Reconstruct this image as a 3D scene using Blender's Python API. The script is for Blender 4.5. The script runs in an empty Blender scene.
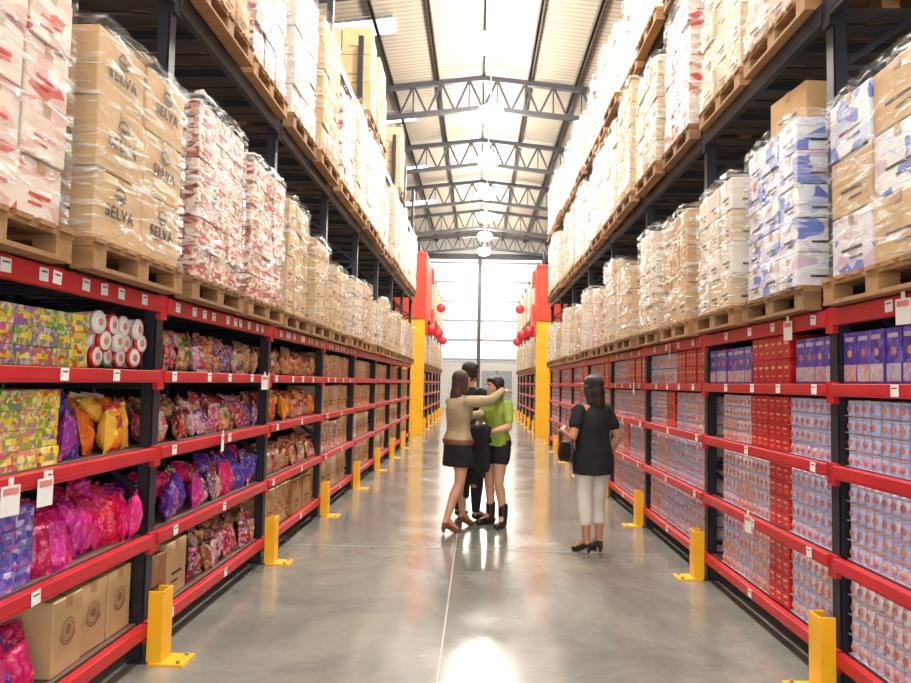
import bpy, bmesh, math, random
from mathutils import Vector, Matrix, Euler, noise
random.seed(11)
SC = bpy.context.scene
COL = SC.collection
pi = math.pi
R = random.uniform

# ------------------------------------------------------------------ materials
def lin(c):
    return tuple(((x/255)/12.92 if x/255 <= .04045 else (((x/255)+.055)/1.055)**2.4) for x in c)
def base_mat(name):
    m = bpy.data.materials.new(name); m.use_nodes = True
    nt = m.node_tree; b = nt.nodes['Principled BSDF']
    return m, nt, b
def coords(nt, rnd=False, kind='Object'):
    t = nt.nodes.new('ShaderNodeTexCoord')
    if not rnd: return t.outputs[kind]
    oi = nt.nodes.new('ShaderNodeObjectInfo')
    mu = nt.nodes.new('ShaderNodeMath'); mu.operation = 'MULTIPLY'; mu.inputs[1].default_value = 17
    nt.links.new(oi.outputs['Random'], mu.inputs[0])
    ad = nt.nodes.new('ShaderNodeVectorMath'); ad.operation = 'ADD'
    nt.links.new(t.outputs[kind], ad.inputs[0]); nt.links.new(mu.outputs[0], ad.inputs[1])
    return ad.outputs[0]
def ramp(nt, fac, stops, const=False):
    r = nt.nodes.new('ShaderNodeValToRGB'); cr = r.color_ramp
    cr.interpolation = 'CONSTANT' if const else 'LINEAR'
    while len(cr.elements) < len(stops): cr.elements.new(.5)
    for e, (p, c) in zip(cr.elements, stops):
        e.position = p; e.color = (*c, 1)
    nt.links.new(fac, r.inputs[0]); return r.outputs[0]
def bumpn(nt, b, v, scale, st, dist=.02):
    n2 = nt.nodes.new('ShaderNodeTexNoise'); n2.inputs['Scale'].default_value = scale
    nt.links.new(v, n2.inputs['Vector'])
    bp = nt.nodes.new('ShaderNodeBump'); bp.inputs['Strength'].default_value = st; bp.inputs['Distance'].default_value = dist
    nt.links.new(n2.outputs['Fac'], bp.inputs['Height']); nt.links.new(bp.outputs[0], b.inputs['Normal'])
def objtint(nt, col, cols, amt):
    oi = nt.nodes.new('ShaderNodeObjectInfo')
    base = ramp(nt, oi.outputs['Random'], [(i/len(cols), lin(c)) for i, c in enumerate(cols)], True)
    mx = nt.nodes.new('ShaderNodeMix'); mx.data_type = 'RGBA'; mx.inputs[0].default_value = amt
    nt.links.new(col, mx.inputs[6]); nt.links.new(base, mx.inputs[7])
    return mx.outputs[2]
def mat(name, c, rough=.5, metal=0, var=.12, scale=6, bump=0, bscale=30, stretch=None, tint=None, amt=.4):
    m, nt, b = base_mat(name); c = lin(c)
    v = coords(nt, True)
    if stretch:
        mp = nt.nodes.new('ShaderNodeMapping'); mp.inputs['Scale'].default_value = stretch
        nt.links.new(v, mp.inputs[0]); v = mp.outputs[0]
    n = nt.nodes.new('ShaderNodeTexNoise'); n.inputs['Scale'].default_value = scale; n.inputs['Detail'].default_value = 4
    nt.links.new(v, n.inputs['Vector'])
    lo = tuple(x*(1-var) for x in c); hi = tuple(min(1, x*(1+var)) for x in c)
    col = ramp(nt, n.outputs['Fac'], [(.3, lo), (.7, hi)])
    if tint: col = objtint(nt, col, tint, amt)
    nt.links.new(col, b.inputs['Base Color'])
    b.inputs['Roughness'].default_value = rough; b.inputs['Metallic'].default_value = metal
    if bump: bumpn(nt, b, v, bscale, bump)
    return m
def printmat(name, cols, scale=22, rough=.3, stretch=(1, 1, 1), bump=.15, warp=.0, tint=None, amt=.45):
    m, nt, b = base_mat(name); v = coords(nt, True)
    mp = nt.nodes.new('ShaderNodeMapping'); mp.inputs['Scale'].default_value = stretch
    nt.links.new(v, mp.inputs[0]); vv = mp.outputs[0]
    if warp:
        nn = nt.nodes.new('ShaderNodeTexNoise'); nn.inputs['Scale'].default_value = scale*.6; nt.links.new(vv, nn.inputs['Vector'])
        sc_ = nt.nodes.new('ShaderNodeVectorMath'); sc_.operation = 'SCALE'; sc_.inputs['Scale'].default_value = warp
        nt.links.new(nn.outputs['Color'], sc_.inputs[0])
        ad = nt.nodes.new('ShaderNodeVectorMath'); nt.links.new(vv, ad.inputs[0]); nt.links.new(sc_.outputs[0], ad.inputs[1]); vv = ad.outputs[0]
    vo = nt.nodes.new('ShaderNodeTexVoronoi'); vo.inputs['Scale'].default_value = scale
    nt.links.new(vv, vo.inputs['Vector'])
    sp = nt.nodes.new('ShaderNodeSeparateColor'); nt.links.new(vo.outputs['Color'], sp.inputs[0])
    st = [(i/len(cols), lin(c)) for i, c in enumerate(cols)]
    col = ramp(nt, sp.outputs[0], st, True)
    if tint: col = objtint(nt, col, tint, amt)
    nt.links.new(col, b.inputs['Base Color'])
    b.inputs['Roughness'].default_value = rough
    bumpn(nt, b, v, 18, bump, .03)
    return m
def foil(name, cols, tint=(255, 240, 230), bump=.6, amt=.6):
    m, nt, b = base_mat(name); v = coords(nt, True)
    oi = nt.nodes.new('ShaderNodeObjectInfo')
    base = ramp(nt, oi.outputs['Random'], [(i/len(cols), lin(c)) for i, c in enumerate(cols)], True)
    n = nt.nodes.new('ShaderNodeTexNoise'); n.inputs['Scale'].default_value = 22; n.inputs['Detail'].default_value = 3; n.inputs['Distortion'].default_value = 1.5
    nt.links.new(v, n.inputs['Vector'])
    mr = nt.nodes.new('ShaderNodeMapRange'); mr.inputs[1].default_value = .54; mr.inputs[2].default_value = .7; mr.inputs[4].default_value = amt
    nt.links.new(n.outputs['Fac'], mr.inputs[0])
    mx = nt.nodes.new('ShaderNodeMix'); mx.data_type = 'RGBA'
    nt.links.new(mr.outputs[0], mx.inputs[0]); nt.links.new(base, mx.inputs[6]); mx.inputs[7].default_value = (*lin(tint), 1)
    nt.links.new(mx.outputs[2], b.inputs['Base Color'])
    b.inputs['Roughness'].default_value = .25; bumpn(nt, b, v, 22, bump, .03)
    return m
def emit(name, c, s):
    m, nt, b = base_mat(name)
    b.inputs['Base Color'].default_value = (*lin(c), 1)
    b.inputs['Emission Color'].default_value = (*lin(c), 1); b.inputs['Emission Strength'].default_value = s
    return m

RED = mat('red_paint', (190, 30, 40), .4, var=.12)
DARK = mat('charcoal_paint', (30, 30, 40), .45, var=.25)
DECK = mat('dark_deck', (56, 50, 48), .6, var=.3)
SHELF = mat('shelf_sheet', (112, 84, 78), .5, var=.15)
YEL = mat('yellow_paint', (240, 176, 20), .45, var=.06)
WHITE = mat('white_paper', (236, 234, 228), .6, var=.03)
KT = [(200, 164, 116), (184, 142, 94), (212, 184, 144), (190, 152, 104), (204, 176, 132)]
KRAFT = mat('kraft_board', (190, 150, 102), .75, var=.12, scale=5, bump=.1, tint=KT, amt=.4)
KRAFT2 = mat('light_kraft_board', (200, 166, 122), .75, var=.1, scale=5, bump=.1)
KRAFT3 = mat('brown_board', (162, 120, 74), .75, var=.15, scale=5, bump=.1)
WBOX = mat('white_board', (214, 198, 178), .6, var=.1, scale=5, tint=[(222, 212, 200), (196, 164, 122), (226, 218, 210), (208, 182, 164), (204, 176, 136), (216, 200, 178)], amt=.6)
TAPE = mat('parcel_tape', (174, 136, 88), .3, var=.05)
INK = mat('dark_ink', (60, 38, 30), .6, var=.1)
FAINT = mat('faint_brown_ink', (146, 106, 74), .6, var=.1)
REDINK = mat('red_ink', (200, 54, 54), .6, var=.1)
WOOD = mat('pallet_wood', (150, 108, 66), .8, var=.4, scale=5, bump=.3, stretch=(1, 6, 6), tint=[(150, 110, 68), (124, 92, 62), (168, 126, 80), (136, 108, 80)], amt=.5)
P_RW = printmat('red_white_print', [(226, 214, 202), (222, 208, 194), (220, 194, 180), (200, 76, 70), (226, 210, 194), (212, 172, 156)], 9, .5, (1, 1, 2.2), .05, .03)
P_PINK = printmat('pink_brown_print', [(204, 152, 140), (176, 96, 86), (226, 206, 190), (140, 74, 64), (210, 172, 142), (230, 216, 204)], 24, .4, (1, 1, 2), .05, .05)
P_BLUE = printmat('blue_white_print', [(222, 220, 224), (186, 194, 224), (106, 122, 194), (222, 216, 222), (204, 180, 196), (226, 224, 224)], 9, .4, (1, 1, 1.6), .05, .04)
P_BRN = printmat('brown_yellow_print', [(196, 150, 80), (172, 116, 58), (220, 178, 92), (146, 86, 48), (208, 182, 140), (190, 138, 66)], 22, .4, (1, 1, 2), .05, .05, KT, .3)
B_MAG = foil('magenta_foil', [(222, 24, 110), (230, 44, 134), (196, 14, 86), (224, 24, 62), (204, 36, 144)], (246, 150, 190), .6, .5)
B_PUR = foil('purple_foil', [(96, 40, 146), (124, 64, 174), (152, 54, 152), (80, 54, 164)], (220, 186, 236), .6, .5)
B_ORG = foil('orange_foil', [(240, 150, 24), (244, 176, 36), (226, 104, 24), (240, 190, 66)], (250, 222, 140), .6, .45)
SWEET = [(160, 40, 34), (206, 46, 46), (234, 210, 176), (96, 56, 40), (222, 150, 50), (88, 116, 58), (230, 166, 166), (144, 44, 92)]
TB = [(180, 34, 44), (104, 52, 38), (226, 194, 156), (64, 100, 54), (204, 70, 114), (216, 150, 60), (120, 40, 104), (232, 218, 206), (150, 34, 40), (90, 90, 160)]
B_MIX = printmat('assorted_sweets', SWEET, 60, .2, (1, 1, 1), .6, .02, TB, .5)
B_MX2 = printmat('wrapped_sweets', [(194, 28, 50), (234, 226, 222), (112, 44, 134), (222, 164, 56), (70, 90, 154), (212, 90, 144), (226, 190, 208), (150, 60, 52)], 54, .2, (1, 1, 1), .6, .02,
                 [(204, 34, 64), (234, 222, 224), (112, 54, 154), (218, 90, 152), (226, 176, 80), (90, 100, 172), (186, 34, 44), (234, 196, 208)], .5)
B_BRN = printmat('brown_sweets', [(146, 90, 54), (188, 134, 84), (114, 66, 42), (214, 180, 136), (190, 60, 44), (226, 200, 146), (164, 114, 64)], 54, .26, (1, 1, 1), .6, .02,
                 [(156, 96, 56), (214, 172, 114), (190, 60, 44), (116, 70, 46), (226, 204, 156), (220, 166, 76), (100, 110, 60)], .5)
L_RND = foil('bag_label', [(226, 200, 180), (206, 34, 44), (232, 180, 50), (216, 150, 162), (72, 116, 64), (216, 84, 122), (150, 44, 64), (120, 64, 144)], (244, 228, 212), .4, .6)
S_GRN = printmat('green_pink_print', [(112, 166, 64), (232, 206, 60), (226, 84, 132), (132, 90, 176), (232, 222, 200), (60, 144, 84)], 54, .3, warp=.03, tint=[(118, 170, 74), (220, 90, 140), (228, 206, 80), (134, 106, 184)], amt=.35)
S_YEL = printmat('yellow_green_print', [(236, 212, 64), (230, 198, 44), (130, 172, 60), (242, 228, 150), (232, 212, 70), (210, 90, 60)], 36, .3, warp=.03)
S_BLU = printmat('blue_violet_print', [(110, 120, 200), (146, 124, 208), (80, 76, 170), (202, 190, 226), (180, 84, 168)], 36, .3, warp=.03)
S_VIO = printmat('violet_print', [(84, 64, 166), (102, 80, 186), (74, 56, 150), (124, 106, 202), (92, 70, 172)], 30, .3, warp=.03)
S_RED = printmat('scarlet_print', [(196, 24, 34), (206, 32, 40), (184, 18, 30), (212, 44, 46), (200, 26, 34), (196, 24, 34)], 30, .3, warp=.03)
JT = [(226, 180, 180), (200, 200, 228), (228, 216, 216), (220, 164, 160), (186, 194, 228), (220, 190, 184)]
JARW = printmat('pale_jar_print', [(220, 194, 194), (214, 162, 160), (226, 216, 220), (184, 188, 216), (202, 140, 140), (228, 220, 220)], 44, .14, warp=.02, tint=JT, amt=.5)
JARB = printmat('pale_blue_jar_print', [(166, 182, 226), (196, 204, 230), (152, 156, 210), (210, 178, 194), (214, 216, 232)], 44, .14, warp=.02, tint=[(170, 188, 230), (200, 198, 228), (184, 174, 216), (214, 192, 204)], amt=.5)
PEACH = mat('peach_picture', (212, 140, 122), .4, var=.25, scale=20, tint=[(212, 118, 102), (200, 146, 146), (224, 160, 110), (186, 104, 122)], amt=.6)
CREAM = mat('cream_print', (232, 196, 154), .5, var=.1)
LIDW = mat('pale_lid', (202, 192, 202), .3, var=.05, tint=[(206, 194, 204), (212, 160, 164), (180, 188, 220)], amt=.5)
CUPB = printmat('cup_print', [(236, 230, 222), (226, 214, 200), (214, 150, 120), (240, 236, 230)], 30, .3, warp=.03)
LIDR = foil('tub_rim', [(196, 30, 36), (230, 224, 216), (190, 34, 40), (60, 140, 80), (200, 36, 40)], (240, 230, 224), .1, .2)
SKIN = mat('skin', (204, 150, 122), .55, var=.08)
SKIN2 = mat('tan_skin', (184, 130, 100), .55, var=.08)
HAIRB = mat('dark_brown_hair', (34, 22, 18), .45, var=.4, scale=30, bump=.5, bscale=60, stretch=(6, 6, .6))
HAIRL = mat('brown_hair', (66, 40, 28), .45, var=.4, scale=30, bump=.5, bscale=60, stretch=(6, 6, .6))
BEIGE = mat('beige_cotton', (164, 146, 114), .9, var=.15, bump=.4, bscale=14)
BLACK = mat('black_cotton', (22, 22, 26), .9, var=.3, bump=.3, bscale=14)
NAVY = mat('dark_denim', (32, 32, 44), .9, var=.3, bump=.3, bscale=14)
LIME = mat('lime_cotton', (150, 168, 66), .9, var=.25, scale=9, bump=.3, bscale=14)
WHC = mat('white_cotton', (216, 210, 198), .9, var=.06, bump=.3, bscale=14)
LEATH = mat('black_leather', (26, 22, 22), .35, var=.2)
TANL = mat('tan_leather', (116, 72, 46), .45, var=.2)
LIPS = mat('lips', (170, 80, 74), .5, var=.05)
GREY = mat('grey_steel', (130, 132, 138), .4, .3, var=.1)
TRUSS = mat('truss_steel', (62, 60, 64), .5, .2, var=.15)
PURL = mat('purlin_steel', (84, 76, 70), .5, .2, var=.1)

def film_mat():
    m, nt, b = base_mat('stretch_film')
    v = coords(nt, True)
    mp = nt.nodes.new('ShaderNodeMapping'); mp.inputs['Scale'].default_value = (1.2, 1.2, 8)
    mp.inputs['Rotation'].default_value = (.3, .25, 0); nt.links.new(v, mp.inputs[0])
    n = nt.nodes.new('ShaderNodeTexNoise'); n.inputs['Scale'].default_value = 3.2; n.inputs['Detail'].default_value = 7
    n.inputs['Distortion'].default_value = 1.2
    nt.links.new(mp.outputs[0], n.inputs['Vector'])
    mr = nt.nodes.new('ShaderNodeMapRange'); mr.inputs[1].default_value = .49; mr.inputs[2].default_value = .73
    mr.inputs[3].default_value = .03; mr.inputs[4].default_value = .85
    nt.links.new(n.outputs['Fac'], mr.inputs[0])
    b.inputs['Base Color'].default_value = (.8, .79, .77, 1); b.inputs['Roughness'].default_value = .15
    nt.links.new(mr.outputs[0], b.inputs['Alpha'])
    bp = nt.nodes.new('ShaderNodeBump'); bp.inputs['Strength'].default_value = 1.0; bp.inputs['Distance'].default_value = .05
    nt.links.new(n.outputs['Fac'], bp.inputs['Height']); nt.links.new(bp.outputs[0], b.inputs['Normal'])
    return m
FILM = film_mat()
def floor_mat():
    m, nt, b = base_mat('polished_concrete'); v = coords(nt)
    n = nt.nodes.new('ShaderNodeTexNoise'); n.inputs['Scale'].default_value = .9; n.inputs['Detail'].default_value = 9
    n.inputs['Roughness'].default_value = .75; n.inputs['Distortion'].default_value = .5
    nt.links.new(v, n.inputs['Vector'])
    nt.links.new(ramp(nt, n.outputs['Fac'], [(.32, lin((104, 106, 102))), (.5, lin((128, 128, 121))), (.68, lin((150, 147, 137)))]), b.inputs['Base Color'])
    n2 = nt.nodes.new('ShaderNodeTexNoise'); n2.inputs['Scale'].default_value = 1.6; n2.inputs['Detail'].default_value = 7
    nt.links.new(v, n2.inputs['Vector'])
    mr = nt.nodes.new('ShaderNodeMapRange'); mr.inputs[1].default_value = .3; mr.inputs[2].default_value = .7; mr.inputs[3].default_value = .1; mr.inputs[4].default_value = .28
    nt.links.new(n2.outputs['Fac'], mr.inputs[0]); nt.links.new(mr.outputs[0], b.inputs['Roughness'])
    b.inputs['Specular IOR Level'].default_value = .9
    b.inputs['Coat Weight'].default_value = .4; b.inputs['Coat Roughness'].default_value = .14
    bumpn(nt, b, v, 2.2, .08, .05)
    return m
def roof_mat():
    m, nt, b = base_mat('roof_sheet'); v = coords(nt)
    w = nt.nodes.new('ShaderNodeTexWave'); w.bands_direction = 'Y'; w.inputs['Scale'].default_value = 1.6
    nt.links.new(v, w.inputs['Vector'])
    nt.links.new(ramp(nt, w.outputs['Fac'], [(0, lin((134, 122, 108))), (1, lin((162, 150, 134)))]), b.inputs['Base Color'])
    b.inputs['Roughness'].default_value = .6
    return m

# ------------------------------------------------------------------ mesh tools
class MB:
    def __init__(s): s.v = []; s.f = []; s.m = []; s.sm = []
    def add(s, vs, fs, mi=0, smooth=False, M=None):
        o = len(s.v)
        for p in vs:
            p = Vector(p)
            s.v.append(tuple(M @ p if M else p))
        for k, f in enumerate(fs):
            s.f.append(tuple(i+o for i in f)); s.m.append(mi[k] if isinstance(mi, list) else mi); s.sm.append(smooth)
    def box(s, c, d, mi=0, M=None, bev=0):
        x, y, z = d[0]/2, d[1]/2, d[2]/2
        if bev:
            bm = bmesh.new(); bmesh.ops.create_cube(bm, size=1)
            for v in bm.verts: v.co = Vector((v.co.x*d[0]+c[0], v.co.y*d[1]+c[1], v.co.z*d[2]+c[2]))
            bmesh.ops.bevel(bm, geom=bm.edges[:], offset=bev, segments=2, affect='EDGES', profile=.5)
            bm.verts.index_update()
            s.add([v.co.copy() for v in bm.verts], [[v.index for v in f.verts] for f in bm.faces], mi, False, M); bm.free(); return
        vs = [(c[0]+a*x, c[1]+b*y, c[2]+e*z) for a in (-1, 1) for b in (-1, 1) for e in (-1, 1)]
        s.add(vs, [(0, 1, 3, 2), (4, 6, 7, 5), (0, 4, 5, 1), (2, 3, 7, 6), (0, 2, 6, 4), (1, 5, 7, 3)], mi, False, M)
    def bar(s, a, b, w, h, mi=0):
        a, b = Vector(a), Vector(b); d = b-a
        q = d.to_track_quat('Y', 'Z').to_matrix().to_4x4()
        s.box((0, 0, 0), (w, d.length, h), mi, Matrix.Translation((a+b)/2) @ q)
    def rev(s, prof, seg=14, mi=0, M=None, smooth=True):
        vs = []; fs = []
        for r, z in prof:
            for i in range(seg):
                a = 2*pi*i/seg; vs.append((r*math.cos(a), r*math.sin(a), z))
        for j in range(len(prof)-1):
            for i in range(seg):
                k = (i+1) % seg
                fs.append((j*seg+i, j*seg+k, (j+1)*seg+k, (j+1)*seg+i))
        fs.append(tuple(range(seg))[::-1]); fs.append(tuple((len(prof)-1)*seg+i for i in range(seg)))
        s.add(vs, fs, mi, smooth, M)
    def mesh(s, name, mats):
        me = bpy.data.meshes.new(name); me.from_pydata(s.v, [], s.f)
        for m in mats: me.materials.append(m)
        me.polygons.foreach_set('material_index', s.m); me.polygons.foreach_set('use_smooth', s.sm)
        me.update(); return me
def obj(name, me, loc=(0, 0, 0), rot=(0, 0, 0), sc=(1, 1, 1), parent=None, label=None, cat=None, group=None, kind=None):
    o = bpy.data.objects.new(name, me); o.location = loc; o.rotation_euler = rot; o.scale = sc
    COL.objects.link(o)
    if parent: o.parent = parent
    if label: o['label'] = label
    if cat: o['category'] = cat
    if group: o['group'] = group
    if kind: o['kind'] = kind
    return o
def text_mesh(s, size, m):
    cu = bpy.data.curves.new('t', 'FONT'); cu.body = s; cu.size = size; cu.extrude = .001; cu.offset = .0013; cu.space_character = 1.2; cu.align_x = 'CENTER'; cu.align_y = 'CENTER'
    o = bpy.data.objects.new('t', cu); COL.objects.link(o); bpy.context.view_layer.update()
    me = bpy.data.meshes.new_from_object(o.evaluated_get(bpy.context.evaluated_depsgraph_get()))
    bpy.data.objects.remove(o); me.materials.clear(); me.materials.append(m); return me
def ring(b, R_, w, cx, cy, mi=0, a0=0, a1=2*pi, n=24, el=1):
    vs = []; fs = []
    for i in range(n+1):
        t = a0+(a1-a0)*i/n
        for q in (R_, R_-w): vs.append((cx+q*math.cos(t), cy+q*el*math.sin(t), .001))
    for i in range(n): fs.append((2*i, 2*i+2, 2*i+3, 2*i+1))
    b.add(vs, fs, mi)
def emblem_mesh():
    t = text_mesh('SELVA', .08, INK); b = MB()
    b.add([tuple(v.co) for v in t.vertices], [tuple(p.vertices) for p in t.polygons])
    ring(b, .05, .01, 0, .088, el=.75); ring(b, .034, .034, 0, .088, a0=pi, a1=2*pi, el=.65)
    return b.mesh('printed_name', [INK])
EMB = emblem_mesh()

# ------------------------------------------------------------------ people
def V(*a): return Vector(a)
def ell(bm, c, r, rot=None):
    M = Matrix.Translation(c) @ (rot.to_matrix().to_4x4() if rot else Matrix()) @ Matrix.Diagonal((*r, 1))
    bmesh.ops.create_icosphere(bm, subdivisions=3, radius=1, matrix=M)
def cap(bm, a, b, ra, rb):
    a, b = Vector(a), Vector(b); d = b-a
    bmesh.ops.create_icosphere(bm, subdivisions=2, radius=ra, matrix=Matrix.Translation(a))
    bmesh.ops.create_icosphere(bm, subdivisions=2, radius=rb, matrix=Matrix.Translation(b))
    if d.length > 1e-4:
        M = Matrix.Translation((a+b)/2) @ d.to_track_quat('Z', 'Y').to_matrix().to_4x4()
        bmesh.ops.create_cone(bm, cap_ends=True, segments=16, radius1=ra, radius2=rb, depth=d.length, matrix=M)
def loft(bm, rings, seg=24):
    rs = []
    for cx, cy, z, rx, ry in rings:
        rs.append([bm.verts.new((cx+rx*math.cos(2*pi*i/seg), cy+ry*math.sin(2*pi*i/seg), z)) for i in range(seg)])
    for a, b in zip(rs, rs[1:]):
        for i in range(seg): bm.faces.new((a[i], a[(i+1) % seg], b[(i+1) % seg], b[i]))
    bm.faces.new(rs[0][::-1]); bm.faces.new(rs[-1])
def skinned(fn, name, m, voxel=.007, smooth=3, wr=0):
    bm = bmesh.new(); fn(bm)
    bmesh.ops.recalc_face_normals(bm, faces=bm.faces[:])
    me = bpy.data.meshes.new(name); bm.to_mesh(me); bm.free()
    o = bpy.data.objects.new(name, me); COL.objects.link(o)
    md = o.modifiers.new('r', 'REMESH'); md.mode = 'VOXEL'; md.voxel_size = voxel
    sm = o.modifiers.new('s', 'SMOOTH'); sm.iterations = smooth; sm.factor = .5
    bpy.context.view_layer.update()
    m2 = bpy.data.meshes.new_from_object(o.evaluated_get(bpy.context.evaluated_depsgraph_get()))
    bpy.data.objects.remove(o); m2.name = name
    if wr:
        for v in m2.vertices:
            n_ = noise.noise(Vector((v.co.x*8, v.co.y*8, v.co.z*5)))
            c_ = noise.noise(Vector((v.co.x*16+v.co.z*5, v.co.y*16, v.co.z*9-v.co.x*8)))
            v.co += v.normal*(n_*wr+c_*wr*.35)
    m2.materials.clear(); m2.materials.append(m)
    for p in m2.polygons: p.use_smooth = True
    return m2
def hand(bm, w, d, nrm, thumb, curl=.5):
    d = d.normalized(); l = d.cross(nrm).normalized(); nrm = l.cross(d).normalized()
    pc = w+d*.045
    Rm = Matrix((l, d, nrm)).transposed()
    ell(bm, pc, (.038, .05, .016), Rm.to_quaternion())
    for k, (off, ln) in enumerate(((.028, .07), (.01, .08), (-.009, .075), (-.027, .058))):
        p = w+d*.085+l*off*thumb
        q = p+(d*math.cos(curl*.6)+nrm*math.sin(curl*.6))*ln*.5
        r = q+(d*math.cos(curl*1.6)+nrm*math.sin(curl*1.6))*ln*.5
        cap(bm, p-d*.02, q, .0095, .0088); cap(bm, q, r, .0088, .0072)
    p = w+d*.025+l*.03*thumb; q = p+(d*.6+l*.7*thumb+nrm*.2)*.04; r = q+(d*.9+l*.2*thumb+nrm*.3)*.03
    cap(bm, p, q, .013, .0105); cap(bm, q, r, .0105, .008)
TORSO = [(0, .0, .82, .06, .05), (0, -.01, .86, .145, .105), (0, -.015, .92, .172, .122), (0, -.01, .98, .16, .112), (0, 0, 1.06, .128, .092), (0, 0, 1.13, .124, .09),
         (0, .005, 1.22, .142, .104), (0, .005, 1.29, .15, .108), (0, 0, 1.36, .152, .088), (0, -.005, 1.40, .115, .07), (0, -.005, 1.43, .06, .058), (0, .005, 1.5, .048, .052)]
def turn(bm, H, yaw, fn):
    n0 = len(bm.verts); fn(bm); bm.verts.ensure_lookup_table()
    if yaw:
        M = Matrix.Translation(H) @ Matrix.Rotation(yaw, 4, 'Z') @ Matrix.Translation(-H)
        for v in bm.verts[n0:]: v.co = M @ v.co
def head(bm, H):
    ell(bm, H, (.074, .09, .098)); ell(bm, H+V(0, .03, -.055), (.052, .055, .06)); ell(bm, H+V(0, .03, -.02), (.062, .06, .07))
    cap(bm, H+V(0, .086, .012), H+V(0, .104, -.022), .007, .011)
    for s in (-1, 1):
        ell(bm, H+V(s*.077, -.005, -.01), (.01, .018, .03)); ell(bm, H+V(s*.03, .082, .03), (.02, .01, .007))
    cap(bm, H+V(-.013, .086, -.052), H+V(.013, .086, -.052), .007, .007); ell(bm, H+V(0, .078, -.088), (.018, .014, .014))
def person(label, loc, rotz, sc, J, skin, pieces, hands):
    root = obj('person', None, loc, (0, 0, rotz), (sc, sc, sc), label=label, cat='person')
    H = J['head']; yaw = J.get('yaw', 0)
    RZ = Matrix.Rotation(yaw, 3, 'Z')
    def body(bm):
        loft(bm, TORSO); cap(bm, V(0, -.005, 1.42), H+V(0, -.01, -.06), .05, .047); turn(bm, H, yaw, lambda q: head(q, H))
        for s in 'LR':
            cap(bm, J['hip'+s], J['knee'+s], .088, .056)
            mid = J['knee'+s].lerp(J['ank'+s], .35)+V(0, -.012, 0)
            cap(bm, J['knee'+s], mid, .053, .056); cap(bm, mid, J['ank'+s], .054, .034)
            cap(bm, J['ank'+s], J['toe'+s], .034, .026); cap(bm, J['ank'+s]+V(0, -.02, -.03), J['ank'+s], .03, .03)
            sg = -1 if s == 'L' else 1
            cap(bm, V(sg*.12, 0, 1.36), J['sh'+s], .058, .052)
            cap(bm, J['sh'+s], J['elb'+s], .05, .039); m_ = J['elb'+s].lerp(J['wr'+s], .3)
            cap(bm, J['elb'+s], m_, .038, .038); cap(bm, m_, J['wr'+s], .038, .025)
            d, nrm, th, cu = hands[s]; hand(bm, J['wr'+s], d, nrm, th, cu)
    obj('body', skinned(body, 'body', skin, .0065), parent=root)
    for s in (-1, 1):
        q = MB()
        q.rev([(.001, -.008), (.008, -.006), (.011, 0), (.008, .006), (.001, .008)], 10, 0, Matrix.Translation(H+RZ @ V(s*.03, .08, .014)))
        obj('eye', q.mesh('eye', [LEATH]), parent=root)
    obj('lips', skinned(lambda bm: turn(bm, H, yaw, lambda q: cap(q, H+V(-.013, .09, -.052), H+V(.013, .09, -.052), .005, .005)), 'lips', LIPS, .003, 1), parent=root)
    for nm, m, fn, wr in pieces:
        obj(nm, skinned((lambda bm, f=fn: turn(bm, H, yaw, f)) if nm == 'hair' else fn, nm, m, .008, 3, wr), parent=root)
    return root
def inf(r, d, z0, z1):
    return [(cx, cy, z, rx+d, ry+d) for cx, cy, z, rx, ry in r if z0-.001 <= z <= z1+.001]
def shoe(J, s, heel, m='pump'):
    def f(bm):
        a, t = J['ank'+s], J['toe'+s]
        d = V(t.x-a.x, t.y-a.y, 0).normalized()
        tip = V(t.x, t.y, .022)
        cap(bm, V(a.x, a.y, heel*.9+.03)-d*.02, tip, .034, .032); cap(bm, tip, tip+d*.04, .034, .022)
        if heel > .03: cap(bm, V(a.x, a.y, heel*.8)-d*.035, V(a.x, a.y, .02 if m == 'boot' else .016)-d*.03, .034 if m == 'boot' else .026, .03 if m == 'boot' else .014)
        else: cap(bm, V(a.x, a.y, .012), tip+d*.04+V(0, 0, -.01), .012, .012)
        if m == 'boot':
            cap(bm, a+V(0, 0, -.03), a+V(0, 0, .1), .052, .056); cap(bm, V(a.x, a.y, .05), tip+d*.03+V(0, 0, .012), .05, .04)
    return f
def hair_long(J, dn=.2):
    H = J['head']
    def f(bm):
        ell(bm, H+V(0, -.022, .025), (.09, .095, .1)); ell(bm, H+V(0, -.06, -.06), (.082, .055, .12))
        ell(bm, H+V(0, -.085, -.06-dn*.6), (.09, .045, dn*.75))
        for s in (-1, 1): cap(bm, H+V(s*.078, .0, .03), H+V(s*.085, -.03, -.12), .022, .026)
    return f
def hair_loose(J):
    H = J['head']
    def f(bm):
        ell(bm, H+V(0, -.022, .025), (.094, .1, .102)); ell(bm, H+V(0, -.05, -.06), (.1, .078, .11)); ell(bm, H+V(0, -.07, -.14), (.1, .06, .1))
        for s in (-1, 1): cap(bm, H+V(s*.08, .02, .0), H+V(s*.09, -.02, -.15), .028, .03)
    return f
def hair_short(J):
    H = J['head']
    def f(bm):
        ell(bm, H+V(0, -.02, .03), (.09, .096, .092)); ell(bm, H+V(0, -.055, -.03), (.084, .055, .085)); ell(bm, H+V(0, -.085, -.06), (.06, .04, .08))
        ell(bm, H+V(0, .042, .068), (.072, .05, .035))
        for s in (-1, 1): cap(bm, H+V(s*.078, .01, .02), H+V(s*.078, -.01, -.05), .02, .018)
    return f
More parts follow.
